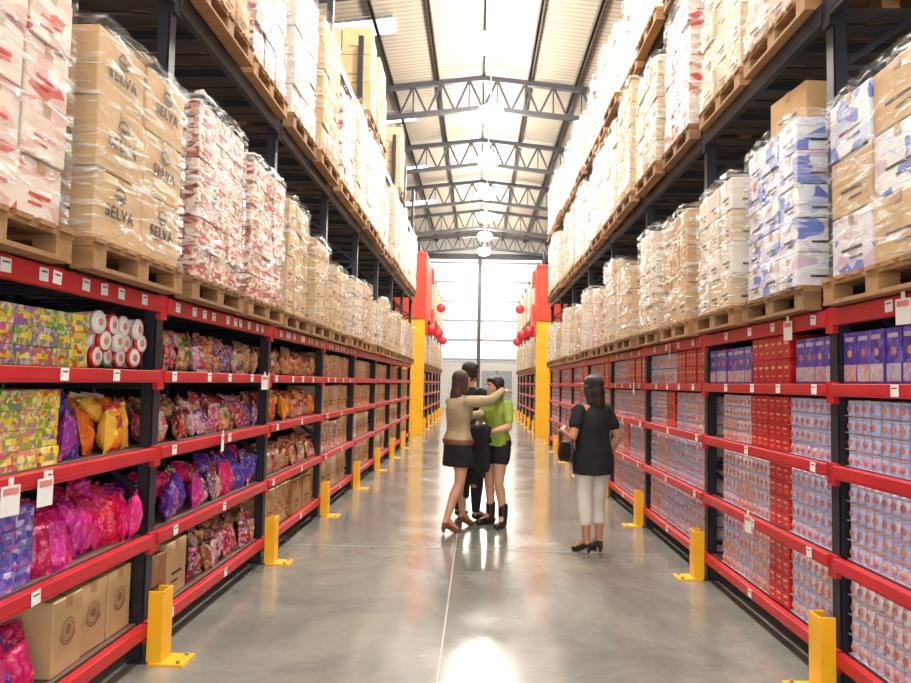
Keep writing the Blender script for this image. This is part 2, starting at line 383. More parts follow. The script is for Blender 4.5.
J = J1 = dict(yaw=.1, head=V(0, .03, 1.585), hipL=V(-.09, 0, .88), hipR=V(.09, 0, .88), kneeL=V(-.10, .13, .51), kneeR=V(.09, -.04, .5),
         ankL=V(-.11, .14, .15), ankR=V(.10, -.2, .15), toeL=V(-.12, .26, .035), toeR=V(.11, -.08, .035),
         shL=V(-.17, .0, 1.36), shR=V(.17, .02, 1.37), elbL=V(-.21, .2, 1.18), wrL=V(-.1, .36, 1.22), elbR=V(.2, .27, 1.38), wrR=V(.12, .48, 1.48))
def jacket(bm):
    loft(bm, [(0, -.01, .95, .192, .142)]+inf(TORSO, .026, .98, 1.41)+[(0, -.005, 1.45, .068, .068)])
    for s in 'LR':
        sg = 1 if s == 'R' else -1
        cap(bm, V(sg*.11, 0, 1.35), J1['sh'+s], .068, .065); cap(bm, J1['sh'+s], J1['elb'+s], .065, .054); cap(bm, J1['elb'+s], J1['wr'+s], .054, .042)
def skirt(bm): loft(bm, [(0, .01, .68, .2, .17), (0, 0, .8, .2, .15), (0, -.012, .9, .192, .142), (0, -.01, .98, .176, .128), (0, 0, 1.03, .155, .115)])
def belt(bm): loft(bm, [(0, -.005, .91, .2, .152), (0, -.005, .94, .203, .155), (0, -.005, .97, .2, .152)])
person('person in a beige jacket and black skirt reaching out one arm', (-.2, 7.72, 0), math.radians(-55), 1.02, J, SKIN,
       [('jacket', BEIGE, jacket, .012), ('skirt', BLACK, skirt, .008), ('belt', TANL, belt, 0), ('hair', HAIRL, hair_long(J, .16), .008),
        ('shoe', TANL, shoe(J, 'L', .08), 0), ('shoe', TANL, shoe(J, 'R', .08), 0)],
       dict(L=(V(.3, 1, .1), V(0, 0, -1), 1, .8), R=(V(-.2, .9, .2), V(0, 0, -1), -1, .6)))
J2 = dict(head=V(0, .02, 1.585), hipL=V(-.09, 0, .88), hipR=V(.09, 0, .88), kneeL=V(-.11, .03, .49), kneeR=V(.11, .02, .49),
          ankL=V(-.12, -.01, .09), ankR=V(.13, -.01, .09), toeL=V(-.14, .12, .03), toeR=V(.16, .12, .03),
          shL=V(-.175, 0, 1.36), shR=V(.175, 0, 1.36), elbL=V(-.21, .02, 1.1), wrL=V(-.15, .2, 1.0), elbR=V(.21, 0, 1.1), wrR=V(.16, .2, 1.02))
def tee(JJ, z0=.92, sl=.6, d=.018):
    def f(bm):
        loft(bm, [(0, 0, z0, .19, .137)]+inf(TORSO, d, z0+.03, 1.405)+[(0, -.005, 1.425, .085, .075)])
        for s, sg in (('L', -1), ('R', 1)):
            cap(bm, V(sg*.11, 0, 1.35), JJ['sh'+s], .062, .06); cap(bm, JJ['sh'+s], JJ['sh'+s].lerp(JJ['elb'+s], sl), .06, .056)
    return f
def trousers(JJ, lo=.95, d=.016, r1=.05):
    def f(bm):
        loft(bm, inf(TORSO, d+.004, .82, .98)+[(0, -.005, 1.02, .16, .118)])
        for s in 'LR':
            cap(bm, JJ['hip'+s], JJ['knee'+s], .088+d, .06+d); e = JJ['knee'+s].lerp(JJ['ank'+s], lo); cap(bm, JJ['knee'+s], e, .06+d, r1)
    return f
person('person in black shirt and dark trousers standing behind others', (-.1, 8.4, 0), math.radians(-40), 1.09, J2, SKIN2,
       [('shirt', BLACK, tee(J2), .008), ('trousers', NAVY, trousers(J2), .008), ('hair', HAIRB, hair_short(J2), .006),
        ('shoe', LEATH, shoe(J2, 'L', .02), 0), ('shoe', LEATH, shoe(J2, 'R', .02), 0)],
       dict(L=(V(.2, 1, -.2), V(1, 0, 0), -1, .8), R=(V(-.2, 1, -.2), V(-1, 0, 0), 1, .8)))
J3 = dict(yaw=-.35, head=V(0, .045, 1.57), hipL=V(-.09, 0, .88), hipR=V(.09, 0, .88), kneeL=V(-.10, .06, .5), kneeR=V(.09, .02, .5),
          ankL=V(-.12, .0, .13), ankR=V(.11, -.04, .13), toeL=V(-.16, .12, .03), toeR=V(.14, .08, .03),
          shL=V(-.17, 0, 1.36), shR=V(.17, 0, 1.36), elbL=V(-.24, .06, 1.12), wrL=V(-.1, .24, 1.06), elbR=V(.24, .05, 1.12), wrR=V(.12, .24, 1.06))
def shorts(bm):
    loft(bm, inf(TORSO, .02, .82, .98)+[(0, -.005, 1.0, .165, .12)])
    for s in 'LR': cap(bm, J3['hip'+s], J3['hip'+s].lerp(J3['knee'+s], .33), .108, .1)
A3 = math.radians(135)
person('person in lime top and black shorts holding a black jacket', (.22, 8.0, 0), A3, 1.0, J3, SKIN,
       [('top', LIME, tee(J3, .9, .7, .022), .01), ('shorts', BLACK, shorts, .008), ('hair', HAIRB, hair_short(J3), .006),
        ('boot', LEATH, shoe(J3, 'L', .06, 'boot'), 0), ('boot', LEATH, shoe(J3, 'R', .06, 'boot'), 0)],
       dict(L=(V(1, .25, 0), V(0, .3, -1), -1, .9), R=(V(-1, .25, 0), V(0, .3, -1), 1, .9)))
def heldjacket(bm):
    cap(bm, V(-.13, 0, 1.09), V(.15, 0, 1.08), .06, .055)
    for i in range(8):
        x = -.14+i*.042
        cap(bm, V(x, .01, 1.07), V(x*.95+.01*math.sin(i*2), .02*math.sin(i*3), .58+.09*abs(math.cos(i*1.7))), .05, .045-.014*(i % 2))
    cap(bm, V(.1, .0, .75), V(.14, .03, .42), .055, .035); cap(bm, V(.14, .03, .42), V(.13, .04, .36), .04, .03)
obj('folded_jacket', skinned(heldjacket, 'folded_jacket', BLACK, .009, 2, .024), (.22+.3*-math.sin(A3), 8.0+.3*math.cos(A3), 0), (0, 0, A3), label='black jacket draped over the arms of a person', cat='jacket')
J4 = dict(yaw=.5, head=V(0, .025, 1.58), hipL=V(-.09, 0, .88), hipR=V(.09, 0, .88), kneeL=V(-.085, .02, .5), kneeR=V(.085, .03, .5),
          ankL=V(-.085, -.02, .13), ankR=V(.085, -.0, .13), toeL=V(-.11, .1, .04), toeR=V(.11, .12, .04),
          shL=V(-.17, 0, 1.36), shR=V(.17, 0, 1.36), elbL=V(-.27, -.04, 1.11), wrL=V(-.27, .12, 1.16), elbR=V(.28, -.04, 1.1), wrR=V(.25, .06, .9))
def tunic(bm):
    loft(bm, [(0, -.01, .75, .215, .17), (0, -.01, .86, .212, .165), (0, -.01, .95, .202, .155), (0, 0, 1.08, .182, .138), (0, 0, 1.22, .174, .135), (0, 0, 1.32, .17, .12), (0, 0, 1.38, .14, .092), (0, -.005, 1.425, .075, .072)])
    for s, sg in (('L', -1), ('R', 1)):
        cap(bm, V(sg*.11, 0, 1.35), J4['sh'+s], .064, .062); cap(bm, J4['sh'+s], J4['sh'+s].lerp(J4['elb'+s], .55), .062, .066)
A4 = math.radians(30)
person('person in loose black top and white capri trousers, dark hair', (1.12, 6.86, 0), A4, 1.0, J4, SKIN2,
       [('top', BLACK, tunic, .01), ('trousers', WHC, trousers(J4, .52, .02, .068), .008), ('hair', HAIRB, hair_loose(J4), .01),
        ('shoe', LEATH, shoe(J4, 'L', .07), 0), ('shoe', LEATH, shoe(J4, 'R', .07), 0)],
       dict(L=(V(.7, .8, .4), V(.6, 0, -.8), 1, 1.0), R=(V(-.1, .3, -1), V(-1, 0, 0), 1, .6)))
def bag(bm): loft(bm, [(0, 0, 0, .1, .04), (0, 0, .03, .14, .055), (0, 0, .1, .145, .05), (0, 0, .17, .12, .035), (0, 0, .19, .1, .02)])
lx, ly = -.28, .05
hb = obj('handbag', None, (1.12+lx*math.cos(A4)-ly*math.sin(A4), 6.86+lx*math.sin(A4)+ly*math.cos(A4), .87), (0, 0, A4+math.radians(80)), label='black leather handbag hanging from a bent forearm', cat='handbag')
obj('bag_body', skinned(bag, 'bag_body', LEATH, .006, 2, .006), parent=hb)
def strap(bm):
    P = [V(.1*math.cos(t*pi/8), 0, .16+.15*math.sin(t*pi/8)) for t in range(9)]
    for a, b in zip(P, P[1:]): cap(bm, a, b, .009, .009)
obj('strap', skinned(strap, 'strap', TANL, .004, 1), parent=hb)

# ------------------------------------------------------------------ products registry
REG = {}
def put(kind, me, loc, rot=(0, 0, 0), label='', cat='', group='', sc=(1, 1, 1)):
    REG.setdefault(kind, []).append((me, loc, rot, sc, label, cat, group))
def flush():
    for kind, L in REG.items():
        L.sort(key=lambda t: t[1][1])
        for me, loc, rot, sc, lb, ct, gp in L[:300]:
            obj(kind, me, loc, rot, sc, None, lb, ct, gp)
        rest = L[300:]
        if rest:
            mb = MB(); mats = []
            for me, loc, rot, sc, lb, ct, gp in rest:
                M = Matrix.LocRotScale(Vector(loc), Euler(rot), Vector(sc))
                o = len(mb.v)
                mb.v += [tuple(M @ v.co) for v in me.vertices]
                idx = []
                for m in me.materials:
                    if m not in mats: mats.append(m)
                    idx.append(mats.index(m))
                for p in me.polygons:
                    mb.f.append(tuple(i+o for i in p.vertices)); mb.m.append(idx[p.material_index]); mb.sm.append(p.use_smooth)
            obj(kind, mb.mesh(kind+'_rest', mats), label='many further '+rest[0][4], cat=rest[0][5], kind='stuff', group=rest[0][6])

# ------------------------------------------------------------------ product meshes
def carton_mesh(name, w, d, h, m, ink=INK, logo=False, marks=True):   # w along y, d along x ; base at z=0
    b = MB(); b.box((0, 0, h/2), (d, w, h), 0, bev=.006)
    for sx in (1, -1):
        b.box((sx*(d/2+.001), 0, h-.025), (.003, .05, .05), 1)
        if marks and not logo:
            b.box((sx*(d/2+.001), 0, h*.4), (.002, w*.5, .014), 2)
            b.box((sx*(d/2+.001), -w*.1, h*.25), (.002, w*.3, .01), 2)
    if logo:
        q = MB(); ring(q, .055, .006, 0, 0); ring(q, .04, .003, 0, 0); ring(q, .025, .025, 0, 0); ring(q, .07, .01, 0, 0, a0=-pi*.9, a1=-pi*.1)
        M = Matrix.Translation((d/2+.001, 0, h*.55)) @ Euler((pi/2, 0, pi/2)).to_matrix().to_4x4()
        b.add(q.v, q.f, 2, False, M)
    b.box((0, 0, h+.001), (d, .05, .003), 1)
    if marks and not logo:
        for sy in (1, -1): b.box((0, sy*(w/2+.001), h*.3), (d*.5, .002, .014), 2)
    return b.mesh(name, [m, TAPE, ink])
CART = [carton_mesh('carton', .30, .38, .27, KRAFT), carton_mesh('carton', .30, .38, .25, KRAFT3), carton_mesh('carton', .30, .38, .28, KRAFT2)]
CARTW = carton_mesh('white_carton', .30, .38, .27, WBOX, REDINK)
CARTP = carton_mesh('printed_carton', .20, .3, .27, P_BRN, REDINK)
CARTQ = carton_mesh('printed_carton', .20, .3, .25, P_PINK, REDINK)
def bag_mesh(m, seed, labelled=True, W=.135, H=.2, T=.09):
    b = MB(); N, K = 12, 14
    def pt(i, j, s):
        u = -1+2*i/N; v = -1+2*j/K
        t = max(0, (1-abs(u)**2.2))**.7*max(0, 1-abs(v)**2.6)**.8
        n = noise.noise(Vector((u*2.2+seed*3, v*2.2, s*2+seed)))
        return (s*T/2*t*(1+.5*n), u*W/2*(1-.12*t-.06*n), H/2+v*H/2*(1-.1*abs(u)))
    for s in (1, -1):
        vs = [pt(i, j, s) for j in range(K+1) for i in range(N+1)]
        fs = []; mi = []
        for j in range(K):
            for i in range(N):
                f = (j*(N+1)+i, j*(N+1)+i+1, (j+1)*(N+1)+i+1, (j+1)*(N+1)+i)
                fs.append(f if s > 0 else f[::-1])
                u = -1+2*(i+.5)/N; v = -1+2*(j+.5)/K
                mi.append(1 if labelled and (u/.5)**2+((v-.25)/.3)**2 < 1 else (1 if labelled and abs(v) > .84 else 0))
        b.add(vs, fs, mi, True)
    for z in (.008, H-.008):
        for k in range(10):
            b.box((0, -W/2+.01+k*W/10.5, z), (.006 if k % 2 else .01, W/11, .022), 1 if labelled else 0)
    return b.mesh('candy_bag', [m, L_RND])
SMALL = dict(W=.115, H=.165, T=.075)
BAGS = {k: [bag_mesh(m, s, l and s >= 1, **kw) for s in range(3)] for k, (m, l, kw) in dict(mag=(B_MAG, False, {}), pur=(B_PUR, False, {}), org=(B_ORG, True, {}), mix=(B_MIX, True, SMALL), mx2=(B_MX2, True, SMALL), brn=(B_BRN, True, SMALL)).items()}
def snack_mesh(m, w=.13, d=.2, h=.083, m2=None):
    b = MB(); b.box((0, 0, h/2), (d, w, h), 0, bev=.003)
    b.box((d/2+.001, 0, h*.5), (.003, w*.6, h*.3), 1); b.box((-d/2-.001, 0, h*.5), (.003, w*.6, h*.3), 1)
    b.box((0, 0, h+.0005), (d*.9, w*.1, .002), 1)
    return b.mesh('snack_box', [m, m2 or m])
SN = dict(grn=snack_mesh(S_GRN, m2=S_YEL), yel=snack_mesh(S_YEL, m2=S_GRN), blu=snack_mesh(S_BLU, m2=S_VIO))
def vio_mesh():
    b = MB(); w, d, h = .12, .22, .27
    b.box((0, 0, h/2), (d, w, h), 0, bev=.003)
    for s in (1, -1):
        b.box((s*(d/2+.001), 0, h*.2), (.003, w*.94, h*.32), 1)
        b.box((s*(d/2+.002), 0, h*.86), (.003, w*.7, h*.08), 2)
        M = Matrix.Translation((s*(d/2), 0, h*.58)) @ Matrix.Rotation(pi/2*s, 4, 'Y')
        b.rev([(.022, 0), (.02, .004), (.001, .005)], 14, 3, M)
    return b.mesh('drink_carton', [S_VIO, JARW, LIDW, PEACH])
SN['vio'] = vio_mesh()
def pack_mesh(m, nj=4):
    b = MB(); r, h = .036, .094
    for tier in range(2):
        for i in range(nj):
            y = (i-(nj-1)/2)*.074
            for k in (0, 2):
                M = Matrix.Translation(((k-1)*.073, y, tier*.1))
                b.rev([(r*.9, 0), (r, .006), (r, h*.78), (r*.9, h*.84)], 10, 0, M)
                b.rev([(r*.96, h*.84), (r*.96, h), (r*.6, h+.003)], 10, 1, M)
            for sx in (-1, 1):
                M = Matrix.Translation((sx*(.073+r-.002), y, tier*.1+.042)) @ Matrix.Rotation(pi/2*sx, 4, 'Y')
                b.rev([(.021, 0), (.018, .003)], 10, 2, M)
        b.box((0, 0, tier*.1+.047), (.17, nj*.074-.006, .09), 0)
        b.box((0, 0, tier*.1+.002), (.222, nj*.074+.002, .004), 1)
    return b.mesh('jar_pack', [m, LIDW, PEACH])
PK = dict(w=pack_mesh(JARW), b=pack_mesh(JARB))
def redpack_mesh():
    b = MB()
    for t in range(2):
        for i in range(3):
            b.box((0, (i-1)*.099, t*.1+.05), (.22, .098, .098), 0, bev=.003)
            for s in (1, -1):
                b.box((s*.111, (i-1)*.099, t*.1+.066), (.002, .05, .01), 1); b.box((s*.111, (i-1)*.099-.01, t*.1+.03), (.002, .03, .006), 1)
    return b.mesh('red_box_pack', [S_RED, CREAM])
PK['r'] = redpack_mesh()
def tub_mesh():
    b = MB(); M = Matrix.Rotation(pi/2, 4, 'Y')
    b.rev([(.042, -.1), (.05, -.09), (.057, .1)], 18, 0, M)
    b.rev([(.062, .1), (.062, .118), (.057, .122)], 18, 1, M)
    b.rev([(.05, .122), (.046, .125), (.02, .125)], 18, 2, M)
    b.rev([(.022, .125), (.02, .127), (.002, .127)], 14, 3, M)
    return b.mesh('candy_tub', [CUPB, LIDR, WHITE, PEACH])
TUB = tub_mesh()
def pallet_mesh():
    b = MB(); D, L = 1.0, .94
    for i in range(7): b.box((0, -L/2+.05+i*(L-.1)/6, .13), (D, .095, .02), 0)
    for x in (-D/2+.06, 0, D/2-.06):
        b.box((x, 0, .11), (.1, L, .02), 0)
        for y in (-L/2+.06, 0, L/2-.06): b.box((x, y, .06), (.1, .11, .08), 0)
        b.box((x, 0, .01), (.1, L, .02), 0)
    return b.mesh('wooden_pallet', [WOOD])
PAL = pallet_mesh()
def film_mesh(seed):
    bm = bmesh.new(); bmesh.ops.create_cube(bm, size=1)
    bmesh.ops.subdivide_edges(bm, edges=bm.edges[:], cuts=11, use_grid_fill=True)
    o = Vector((seed*3.1, 0, 0))
    for v in bm.verts:
        p = v.co.copy(); e = [abs(c)*2 for c in p]
        n = noise.noise(p*5+o)*.02+noise.noise(p*12+o)*.008+.006
        s = 1 + n
        if e[0] > .8 and e[1] > .8: s -= .02
        v.co = Vector((p.x*s*1.02, p.y*s*1.02, (p.z+.5)*(1.01)+(.03 if e[2] > .95 and p.z > 0 else 0)*abs(noise.noise(p*7+o))))
    for f in bm.faces: f.smooth = True
    me = bpy.data.meshes.new('stretch_film'); bm.to_mesh(me); bm.free(); me.materials.append(FILM); return me
FILMM = [film_mesh(i) for i in range(3)]

LOADMATS = dict(rw=(P_RW, REDINK), kraft=(KRAFT2, INK), kraftd=(KRAFT, INK), pink=(P_PINK, REDINK), white=(WBOX, INK), blue=(P_BLUE, INK))
LC = {}
DESC = dict(rw='white cartons with red print', kraft='light brown cardboard cartons', kraftd='brown cardboard cartons', pink='pink and brown printed packs', white='cream cartons', blue='blue and white printed cartons')
def carton_unit(kind, nx, ny, nz, D, L, H, marks=True):
    key = (kind, nx, ny, nz, round(H, 2), marks)
    if key not in LC:
        m, ink = LOADMATS[kind]
        LC[key] = carton_mesh('carton', L/ny-.008, D/nx-.008, H/nz-.005, m, ink, marks=marks)
    return LC[key]
BODY = {}
def load(kind, x, y, z, H, near, side, nx=3, ny=3, nz=4, D=.94, L=.84, texted=False, film=True):
    root = obj('wrapped_pallet_load', None, (x, y, z), (0, 0, R(-.05, .05)), label='stack of %s in clear stretch film' % DESC[kind], cat='pallet load', group='wrapped loads on the racks')
    root.empty_display_size = .1
    cm = carton_unit(kind, nx, ny, nz, D, L, H, not texted)
    cb = carton_unit('blue', nx, ny, nz, D, L, H) if kind == 'kraft' and side > 0 and near and y < 3.6 else None
    if near:
        for k in range(nz):
            for j in range(ny):
                for i in range(nx):
                    if 0 < i < nx-1 and 0 < j < ny-1 and k < nz-1: continue
                    if k == nz-1 and nz > 3 and kind != 'rw' and random.random() < .16: continue
                    px, py, pz = (i-(nx-1)/2)*D/nx+R(-.01, .01), (j-(ny-1)/2)*L/ny+R(-.003, .003), k*H/nz
                    c = obj('carton', cb if cb and (i+j+k) % 2 else cm, (px, py, pz), parent=root)
                    if texted:
                        if i == nx-1: obj('printed_name', EMB, (D/nx/2+.002, 0, H/nz*.45), (pi/2, 0, pi/2), parent=c)
                        if j == 0: obj('printed_name', EMB, (0, -L/ny/2-.002, H/nz*.45), (pi/2, 0, 0), parent=c)
    else:
        key = (kind, nx, ny, nz, round(H, 2))
        if key not in BODY:
            mb = MB(); rr = random.Random(3)
            for k in range(nz):
                for j in range(ny):
                    for i in range(nx):
                        if 0 < i < nx-1 and 0 < j < ny-1: continue
                        if k == nz-1 and rr.random() < .12: continue
                        o = len(mb.v); t = Vector(((i-(nx-1)/2)*D/nx+rr.uniform(-.016, .016), (j-(ny-1)/2)*L/ny, k*H/nz))
                        mb.v += [tuple(v.co+t) for v in cm.vertices]
                        for p in cm.polygons:
                            mb.f.append(tuple(q+o for q in p.vertices)); mb.m.append(p.material_index); mb.sm.append(False)
            BODY[key] = mb.mesh('carton_stack', list(cm.materials))
        obj('carton_stack', BODY[key], parent=root)
    if film: obj('stretch_film', random.choice(FILMM), (0, 0, .002), sc=(D+.03, L+.02, H+.02), parent=root)
    obj('wooden_pallet', PAL, (x, y, z-.145), label='wooden pallet resting on the rack beams under a load', cat='pallet', group='wooden pallets')

# ------------------------------------------------------------------ racks
BAY = 2.15; DEP = .92
def rack(name, side, x0, y0, n, lows, highs, top, label):
    root = obj(name, None, (x0, y0, 0), label=label, cat='storage rack', group='pallet racks')
    s = side
    mb = MB()
    for xx in (0, s*DEP):
        q = s*.035*(1 if xx == 0 else -1)
        mb.box((xx, 0, top/2), (.012, .075, top)); mb.box((xx+q, .034, top/2), (.07, .007, top)); mb.box((xx+q, -.034, top/2), (.07, .007, top))
        mb.box((xx, 0, .006), (.14, .13, .012))
    z = .3; f = 0
    while z < top-.7:
        a, b2 = (s*.04, s*(DEP-.04))
        mb.bar((a, 0, z), (b2, 0, z), .03, .03)
        mb.bar((a if f else b2, 0, z), (b2 if f else a, 0, z+.6), .03, .03); z += .62; f ^= 1
    up = mb.mesh('upright', [DARK])
    def beam(m, h=.1):
        b = MB(); w = BAY-.075
        b.box((-s*.012, 0, 0), (.05, w, h), 0, bev=.004); b.box((-s*.012, 0, -h*.22), (.054, w, .006), 0)
        for q in (-1, 1): b.box((-s*.012, q*(BAY/2-.02), -.015), (.03, .04, h+.05), 0)
        return b.mesh('beam', [m])
    br, brt, bd = beam(RED, .068), beam(RED, .09), beam(DARK, .12)
    sb = MB()
    sb.box((s*DEP/2, 0, .03), (DEP-.06, BAY-.1, .012), 0); sb.box((s*DEP, 0, 0), (.045, BAY-.09, .07), 0)
    for k in range(5): sb.box((s*DEP/2, -BAY/2+.3+k*.4, .012), (DEP-.08, .04, .03), 0)
    sh = sb.mesh('shelf_panel', [SHELF])
    sb = MB(); sb.box((s*DEP, 0, 0), (.045, BAY-.09, .12), 1)
    for k in range(11): sb.box((s*DEP/2, -BAY/2+.14+k*.186, .045), (DEP-.03, .13, .02), 0)
    for k in range(3): sb.box((s*DEP/2, -BAY/2+.5+k*.57, .01), (DEP-.05, .05, .05), 1)
    dk = sb.mesh('slatted_deck', [DECK, DARK])
    bk = MB(); bk.box((s*(DEP-.04), 0, 1.05), (.01, BAY-.1, 1.8), 0)
    for k in range(9): bk.box((s*(DEP-.045), -BAY/2+.15+k*.23, 1.05), (.02, .02, 1.8), 0)
    bkm = bk.mesh('back_panel', [DECK])
    for i in range(n+1): obj('upright', up, (0, i*BAY, 0), parent=root)
    for i in range(n):
        yc = (i+.5)*BAY
        for z in lows:
            obj('beam', br, (0, yc, z), parent=root, label='red steel beam'); obj('shelf_panel', sh, (0, yc, z), parent=root)
        for j, z in enumerate(highs):
            obj('beam', brt if j == 0 else bd, (0, yc, z), parent=root, label='red steel beam' if j == 0 else 'dark steel beam')
            obj('slatted_deck', dk, (0, yc, z), parent=root)
        obj('back_panel', bkm, (0, yc, 0), parent=root)
    return root
LOWS = [.18, .67, 1.16, 1.6]
XL, XR = -1.86, 1.95; YL, YR = 1.85, 1.75
HL, HR = [2.015, 3.86, 5.59], [1.995, 3.74, 5.38]
rack('pallet_rack', -1, XL, YL, 8, LOWS, HL, 6.9, 'tall steel pallet rack stocked with sweets and cartons')
rack('pallet_rack', 1, XR, YR, 8, LOWS, HR, 6.9, 'tall steel pallet rack stocked with jars and red boxes')
YF = 21.5
rack('pallet_rack', -1, XL, YF, 6, LOWS, HL, 5.9, 'distant steel pallet rack past the cross aisle')
rack('pallet_rack', 1, XR, YF, 6, LOWS, HR, 5.7, 'distant steel pallet rack past the cross aisle')

def guard_mesh(s):
    b = MB()
    b.box((-s*.02, 0, .006), (.2, .17, .012), 0)
    b.box((s*.02, 0, .2), (.01, .13, .4), 0, bev=.003)
    b.box((s*.06, .06, .2), (.08, .01, .4), 0, bev=.003); b.box((s*.06, -.06, .2), (.08, .01, .4), 0, bev=.003)
    for q in (-.06, .06): b.rev([(.012, .012), (.012, .024), (.006, .026)], 8, 1, Matrix.Translation((-s*.08, q, 0)))
    return b.mesh('column_guard', [YEL, GREY])
for s, x0, y0 in ((-1, XL, YL), (1, XR, YR)):
    g = guard_mesh(s)
    for yy in [y0+i*BAY for i in range(1, 9)]+[YF+i*BAY for i in range(1, 7)]:
        obj('column_guard', g, (x0-s*.14, yy, 0), label='yellow steel column guard bolted to the floor at a rack post', cat='column guard', group='yellow column guards')

# ------------------------------------------------------------------ pallet loads
def slots(y0, n):
    out = []
    for i in range(n): out += [y0+i*BAY+.56, y0+i*BAY+BAY-.56]
    return out
lk = ['x', 'rw', 'kraft', 'pink', 'pink', 'kraft', 'kraftd', 'kraft', 'white', 'kraftd', 'white', 'kraft', 'white', 'kraft', 'white', 'kraft']
lh = [1, 1.42, .98, 1.1, 1.06, 1.06, .9, .8, .78, .9, .7, .9, .75, .85, .8, .8]
SL = slots(YL, 8)
for i, y in enumerate(SL):
    if i == 0: continue
    z = HL[0]+.055+.145
    if i == 1:
        load('rw', XL-.36, 2.42, z, 1.42, True, -1, nz=6)
        load('kraft', XL-.33, 3.46, z, .98, True, -1, nx=2, ny=2, nz=3, texted=True, L=.86)
        continue
    load(lk[i+1] if i < 15 else 'kraft', XL-.36+R(-.04, .03), y, z, lh[min(i+1, 15)], y < 9, -1, nz=6 if i in (2, 3) else 4)
SR = slots(YR, 8)
rk = ['kraft', 'kraft', 'blue', 'white', 'kraftd', 'white', 'kraft', 'white', 'pink', 'white', 'kraft', 'white', 'white', 'kraft', 'white', 'white']
rh = [1, .92, 1.0, .95, 1.0, 1.08, .85, 1.1, .85, 1.0, .8, .95, 1, .8, .9, .9]
for i, y in enumerate(SR):
    if i == 0: continue
    z = HR[0]+.055+.145
    load(rk[i], XR+.36+R(-.03, .04), y, z, rh[i], y < 9, 1, nz=[4, 3, 5, 4, 3, 4, 3, 5][i % 8], ny=2 if i == 1 else 3, nx=2 if i == 1 else 3)
put('carton', carton_mesh('carton', .42, .44, .28, KRAFT), (XR+.22, SR[2]+.02, HR[0]+.2+1.02), (0, 0, .1), 'loose brown cardboard carton lying on a wrapped load', 'carton', 'cartons on the racks')
put('carton', carton_mesh('carton', .36, .42, .24, KRAFT3), (XR+.3, SR[6], HR[0]+.2+.87), (0, 0, -.1), 'loose brown cardboard carton lying on a wrapped load', 'carton', 'cartons on the racks')
up_l = ['white', 'kraft', 'pink', 'white', 'rw', 'white', 'kraftd']
for i, y in enumerate(SL):
    if i < 2: continue
    load(up_l[(i*3) % 7], XL-.36+R(-.04, .03), y, HL[1]+.2, [1.4, 1.5, 1.2, 1.45][i % 4], False, -1, nz=5)
    if i in (8, 9, 12): load('kraft', XL-.38, y, HL[2]+.2, 1.35, False, -1, nx=2, ny=2, nz=3, film=(i > 9))
for i, y in enumerate(SR):
    if i < 1: continue
    load(['white', 'kraft', 'white', 'white', 'rw'][i % 5], XR+.36+R(-.04, .04), y, HR[1]+.2, [1.3, 1.15, 1.38, 1.25][i % 4], False, 1, nz=[5, 4, 5][i % 3])
    if i > 2: load('white' if i % 3 else 'rw', XR+.36+R(-.03, .03), y, HR[2]+.2, [1.2, 1.0, 1.25][i % 3], False, 1, nz=4)
for s, x0, H in ((-1, XL, HL), (1, XR, HR)):
    for i, y in enumerate(slots(YF, 6)):
        for lv in range(2):
            load(['kraft', 'white', 'kraftd', 'white'][(i+lv) % 4], x0+s*.38, y, H[lv]+.2, [.95, 1.3][lv] + .1*(i % 2), False, s, nz=4)

# ------------------------------------------------------------------ shelf goods: left rack
CLR = [LOWS[1]-LOWS[0], LOWS[2]-LOWS[1], LOWS[3]-LOWS[2], 2.0-LOWS[3]]
def zt(i): return LOWS[i]+.037
def bags(kinds, ya, yb, lv, lab, step=.108, s=-1, x0=XL, hb=.2):
    top = CLR[lv]-.27
    rows = ((.25, .07), (.1, 0), (.15, min(.14, top+.05)))
    for row, (dx, dz) in enumerate(rows):
        y = ya+.06+row*.05
        while y < yb-.05:
            k = random.choice(kinds)
            tilt = R(-.35, .1) if row < 2 else R(-1.0, -.3)
            hz = min(1.3, (CLR[lv]-.1)/.23) if row < 2 else .95
            if not (row == 2 and random.random() < .06):
                put('candy_bag', random.choice(BAGS[k]), (x0+s*(dx+R(-.04, .03)), y, zt(lv)+dz+(R(-.02, .03) if row == 2 else 0)),
                    (R(-.3, .3), tilt, R(-.6, .6)), lab, 'candy bag', 'bags of sweets on the shelves', (1, 1, hz*R(.82, 1)))
            y += step*R(.85, 1.15)
def stack(kindname, me, w, h, nhi, ya, yb, lv, lab, cat, grp, x, jit=.004, rz=.03, sz=1):
    y = ya+w/2
    while y < yb-w/2+.01:
        for k in range(nhi):
            put(kindname, me if not isinstance(me, list) else random.choice(me), (x+R(-jit, jit)*2, y+R(-jit, jit), zt(lv)+k*h*sz), (0, 0, R(-rz, rz)), lab, cat, grp, (1, 1, sz))
        y += w+.006
Y1 = YL+BAY
xg = XL-.14
SB = ('snack box', 'sweets boxes on the shelf')
CB = ('carton', 'cartons on the racks')
G1, G2, G3 = 'green and pink printed sweets box in a stack', 'yellow and green printed sweets box in a stack', 'blue and violet printed sweets box in a stack'
stack('snack_box', SN['grn'], .13, .084, 3, 2.66, 3.2, 3, G1, *SB, xg)
stack('snack_box', SN['yel'], .13, .084, 3, 3.2, 3.36, 3, G2, *SB, xg)
for j in range(4):
    for k in range(3):
        put('candy_tub', TUB, (XL-.16+R(-.02, .02), 3.42+j*.13+(k % 2)*.06, zt(3)+.06+k*.083), (R(-3, 3), R(-.04, .04), R(-.12, .12)), 'white sweets cup lying on its side with coloured lid rim', 'candy tub', 'sweets tubs on the shelf', (1, .95, .95))
stack('snack_box', SN['grn'], .13, .084, 4, 2.6, 3.0, 2, G1, *SB, xg)
stack('snack_box', SN['yel'], .13, .084, 4, 3.01, 3.16, 2, G2, *SB, xg)
